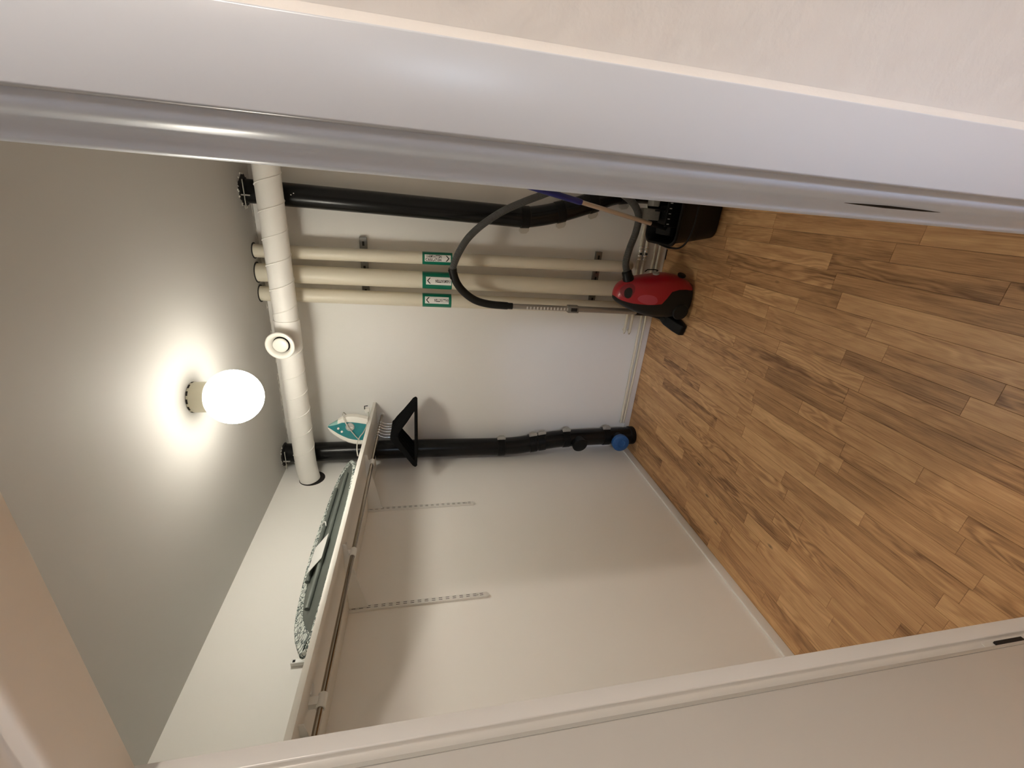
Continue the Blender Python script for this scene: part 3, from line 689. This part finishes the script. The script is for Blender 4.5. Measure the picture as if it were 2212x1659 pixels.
# hose port, hose, bent grip, telescopic wand, floor nozzle
pc = Vector((-.395, 2.40, .405)); hd = Vector((.80, .05, .35)).normalized()
MB().lathe([(.033, -.02), (.033, .012), (.029, .020), (.029, .045), (.024, .050)], pc, hd, 28).build('hose_port', M_pblack, vac, smooth=40)
hp = curve([pc+hd*.04, (-.30, 2.405, .437), (-.22, 2.40, .432), (-.127, 2.39, .417), (-.04, 2.38, .425), (.03, 2.38, .485), (.085, 2.40, .60), (.100, 2.42, .72), (.073, 2.44, .84), (.022, 2.46, .965), (-.060, 2.47, 1.145), (-.140, 2.47, 1.268), (-.225, 2.47, 1.358), (-.315, 2.47, 1.412), (-.385, 2.475, 1.437), (-.408, 2.48, 1.438)], 10)
hm = MB().tube(hp, .0195, 18); ho = hm.build('hose', M_rhose, vac, smooth=60)
at = ho.data.attributes.new('along', 'FLOAT', 'POINT'); s = 0; n = 18; vals = []
for i, q in enumerate(hp):
    if i: s += (q-hp[i-1]).length
    vals += [s]*n
at.data.foreach_set('value', vals[:len(ho.data.vertices)]+[0]*max(0, len(ho.data.vertices)-len(vals)))
WY = 2.50
gp = curve([(-.395, 2.48, 1.440), (-.425, 2.485, 1.434), (-.480, 2.49, 1.412), (-.535, WY, 1.365), (-.577, WY, 1.30), (-.597, WY, 1.22), (-.603, WY, 1.13), (-.605, WY, 1.075)], 6)
gr = MB().tube(gp, [.0235]*4+[.0225]*(len(gp)-8)+[.0195]*4, 18).build('handle_grip', M_charcoal, vac, smooth=60)
MB().prism([(0, 0), (.03, .004), (.055, .002), (.05, .014), (.0, .016)], (-.405, 2.47, 1.450), (-1, 0, -.25), (0, 0, 1), (0, .012, 0)).build('hook_tab', M_pblack, gr, bevel=.002)
MB().tube([(-.605, WY, 1.08), (-.609, WY, .715)], .0158, 18).build('inner_tube', M_wandm, vac, smooth=50)
mb = MB()
for k in range(13):
    zc = .985-k*.0215
    mb.box((-.609-.008, WY-.0168, zc-.0035), (-.609+.008, WY-.0150, zc+.0035))
tag(mb.build('height_notches', M_label_w, vac), kind='stuff')
col_ = MB().box((-.632, WY-.024, .655), (-.588, WY+.022, .727)).build('slide_collar', M_wand, vac, bevel=.006, smooth=40)
MB().box((-.621, WY-.0255, .668), (-.600, WY-.0235, .708)).build('slide_button', M_dark, col_)
MB().tube([(-.610, WY, .66), (-.616, WY, .22)], .0185, 18).build('outer_tube', M_wandm, vac, smooth=50)
nz = MB().tube(curve([(-.616, WY, .26), (-.618, WY-.005, .17), (-.628, WY-.03, .11), (-.640, WY-.06, .075)], 5), .023, 16).build('nozzle_neck', M_pblack, vac, smooth=50)
MB().prism([(0, 0), (.008, -.004), (.30, -.004), (.31, .006), (.31, .030), (.27, .058), (.20, .085), (.12, .085), (.04, .055), (0, .030)], (-.715, 2.32, .0055), (.30, .95, 0), (0, 0, 1), (.066, -.02, 0)).build('floor_nozzle', M_pblack, vac, bevel=.008, seg=3, smooth=50)

# ------------------------------------------------------------------ mop bucket
bk = thing('mop_bucket', (.02, 2.33, 0), 'black plastic mop bucket with a wire bail, half hidden behind the door frame', 'bucket')
def rrect(x0, x1, y0, y1, r, z, n=6):
    out = []
    for cx, cy, a0 in ((x1-r, y1-r, 0), (x0+r, y1-r, 90), (x0+r, y0+r, 180), (x1-r, y0+r, 270)):
        for k in range(n+1):
            a = math.radians(a0+90*k/n); out.append((cx+r*math.cos(a), cy+r*math.sin(a), z))
    return out
def brect(t, off=0, z=None):
    x0, x1 = -.128+(-.172+.128)*t, .185+(.225-.185)*t; y0, y1 = 2.245+(2.165-2.245)*t, 2.44+(2.485-2.44)*t
    return rrect(x0+off, x1-off, y0+off, y1-off, .055-off*.5, .30*t if z is None else z)
rings = [brect(0, .012, .0015), brect(0, 0, .010), brect(.5), brect(.93), brect(1, -.004, .285), brect(1, -.010, .292), brect(1, -.010, .302), brect(1, .0, .304), brect(1, .006, .298), brect(.5, .006), brect(.02, .006, .012)]
MB().loft(rings, caps=True).build('pail', M_pblack, bk, smooth=50)
MB().loft([rrect(.00, .20, 2.26, 2.455, .03, .20), rrect(-.012, .215, 2.245, 2.47, .03, .335), rrect(-.006, .209, 2.251, 2.464, .028, .335), rrect(.01, .19, 2.27, 2.445, .026, .21)]).build('wringer_basket', M_pblack, bk, smooth=40)
for k in range(6):  # pale bars painted as light showing through the wringer slots
    xx = -.0+k*.026-.07
    MB().box((xx-.0022, 2.2375, .312), (xx+.0022, 2.2395, .325)).build('lit_slot_bar', M_dial, bk)
MB().box((-.085, 2.2395, .255), (.08, 2.250, .334)).build('drain_lip', M_pblack, bk, bevel=.003)
MB().tube(curve([(-.182, 2.33, .288), (-.190, 2.25, .272), (-.180, 2.165, .262), (-.135, 2.125, .250), (-.06, 2.112, .242), (.05, 2.112, .242), (.16, 2.125, .252), (.228, 2.19, .262), (.236, 2.33, .288)], 8), .005, 10).build('bail', M_pblack, bk, smooth=60)
# mop: blue grip, aluminium pole, clamp and grey felt pad
mop = thing('mop', (-.075, 2.36, .30), 'mop with an aluminium pole and blue upper grip, standing in the black bucket', 'mop')
dirm = (Vector((.0, 2.22, .833))-Vector((-.083, 2.27, .365))).normalized()
p0 = Vector((-.083, 2.27, .355)); 
MB().tube([p0, p0+dirm*.49], .0112, 16).build('pole', M_alu, mop, smooth=50)
MB().tube([p0+dirm*.48, p0+dirm*.49, p0+dirm*.95, p0+dirm*.96], [.0125, .0150, .0150, .012], 16).build('grip', M_blue, mop, smooth=50)
MB().tube([p0-dirm*.05, p0+dirm*.05], .0135, 14).build('ferrule', M_pblack, mop, smooth=50)
MB().box((-.13, 2.25, .262), (.02, 2.40, .292)).build('clamp_plate', M_pblack, mop, bevel=.005)
MB().box((-.060, 2.37, .30), (.0, 2.415, .405)).build('felt_pad', M_grey, mop, bevel=.006, seg=3, smooth=40)
MB().box((.012, 2.33, .335), (.055, 2.40, .375)).build('felt_pad', M_grey, mop, bevel=.006, seg=3, smooth=40)
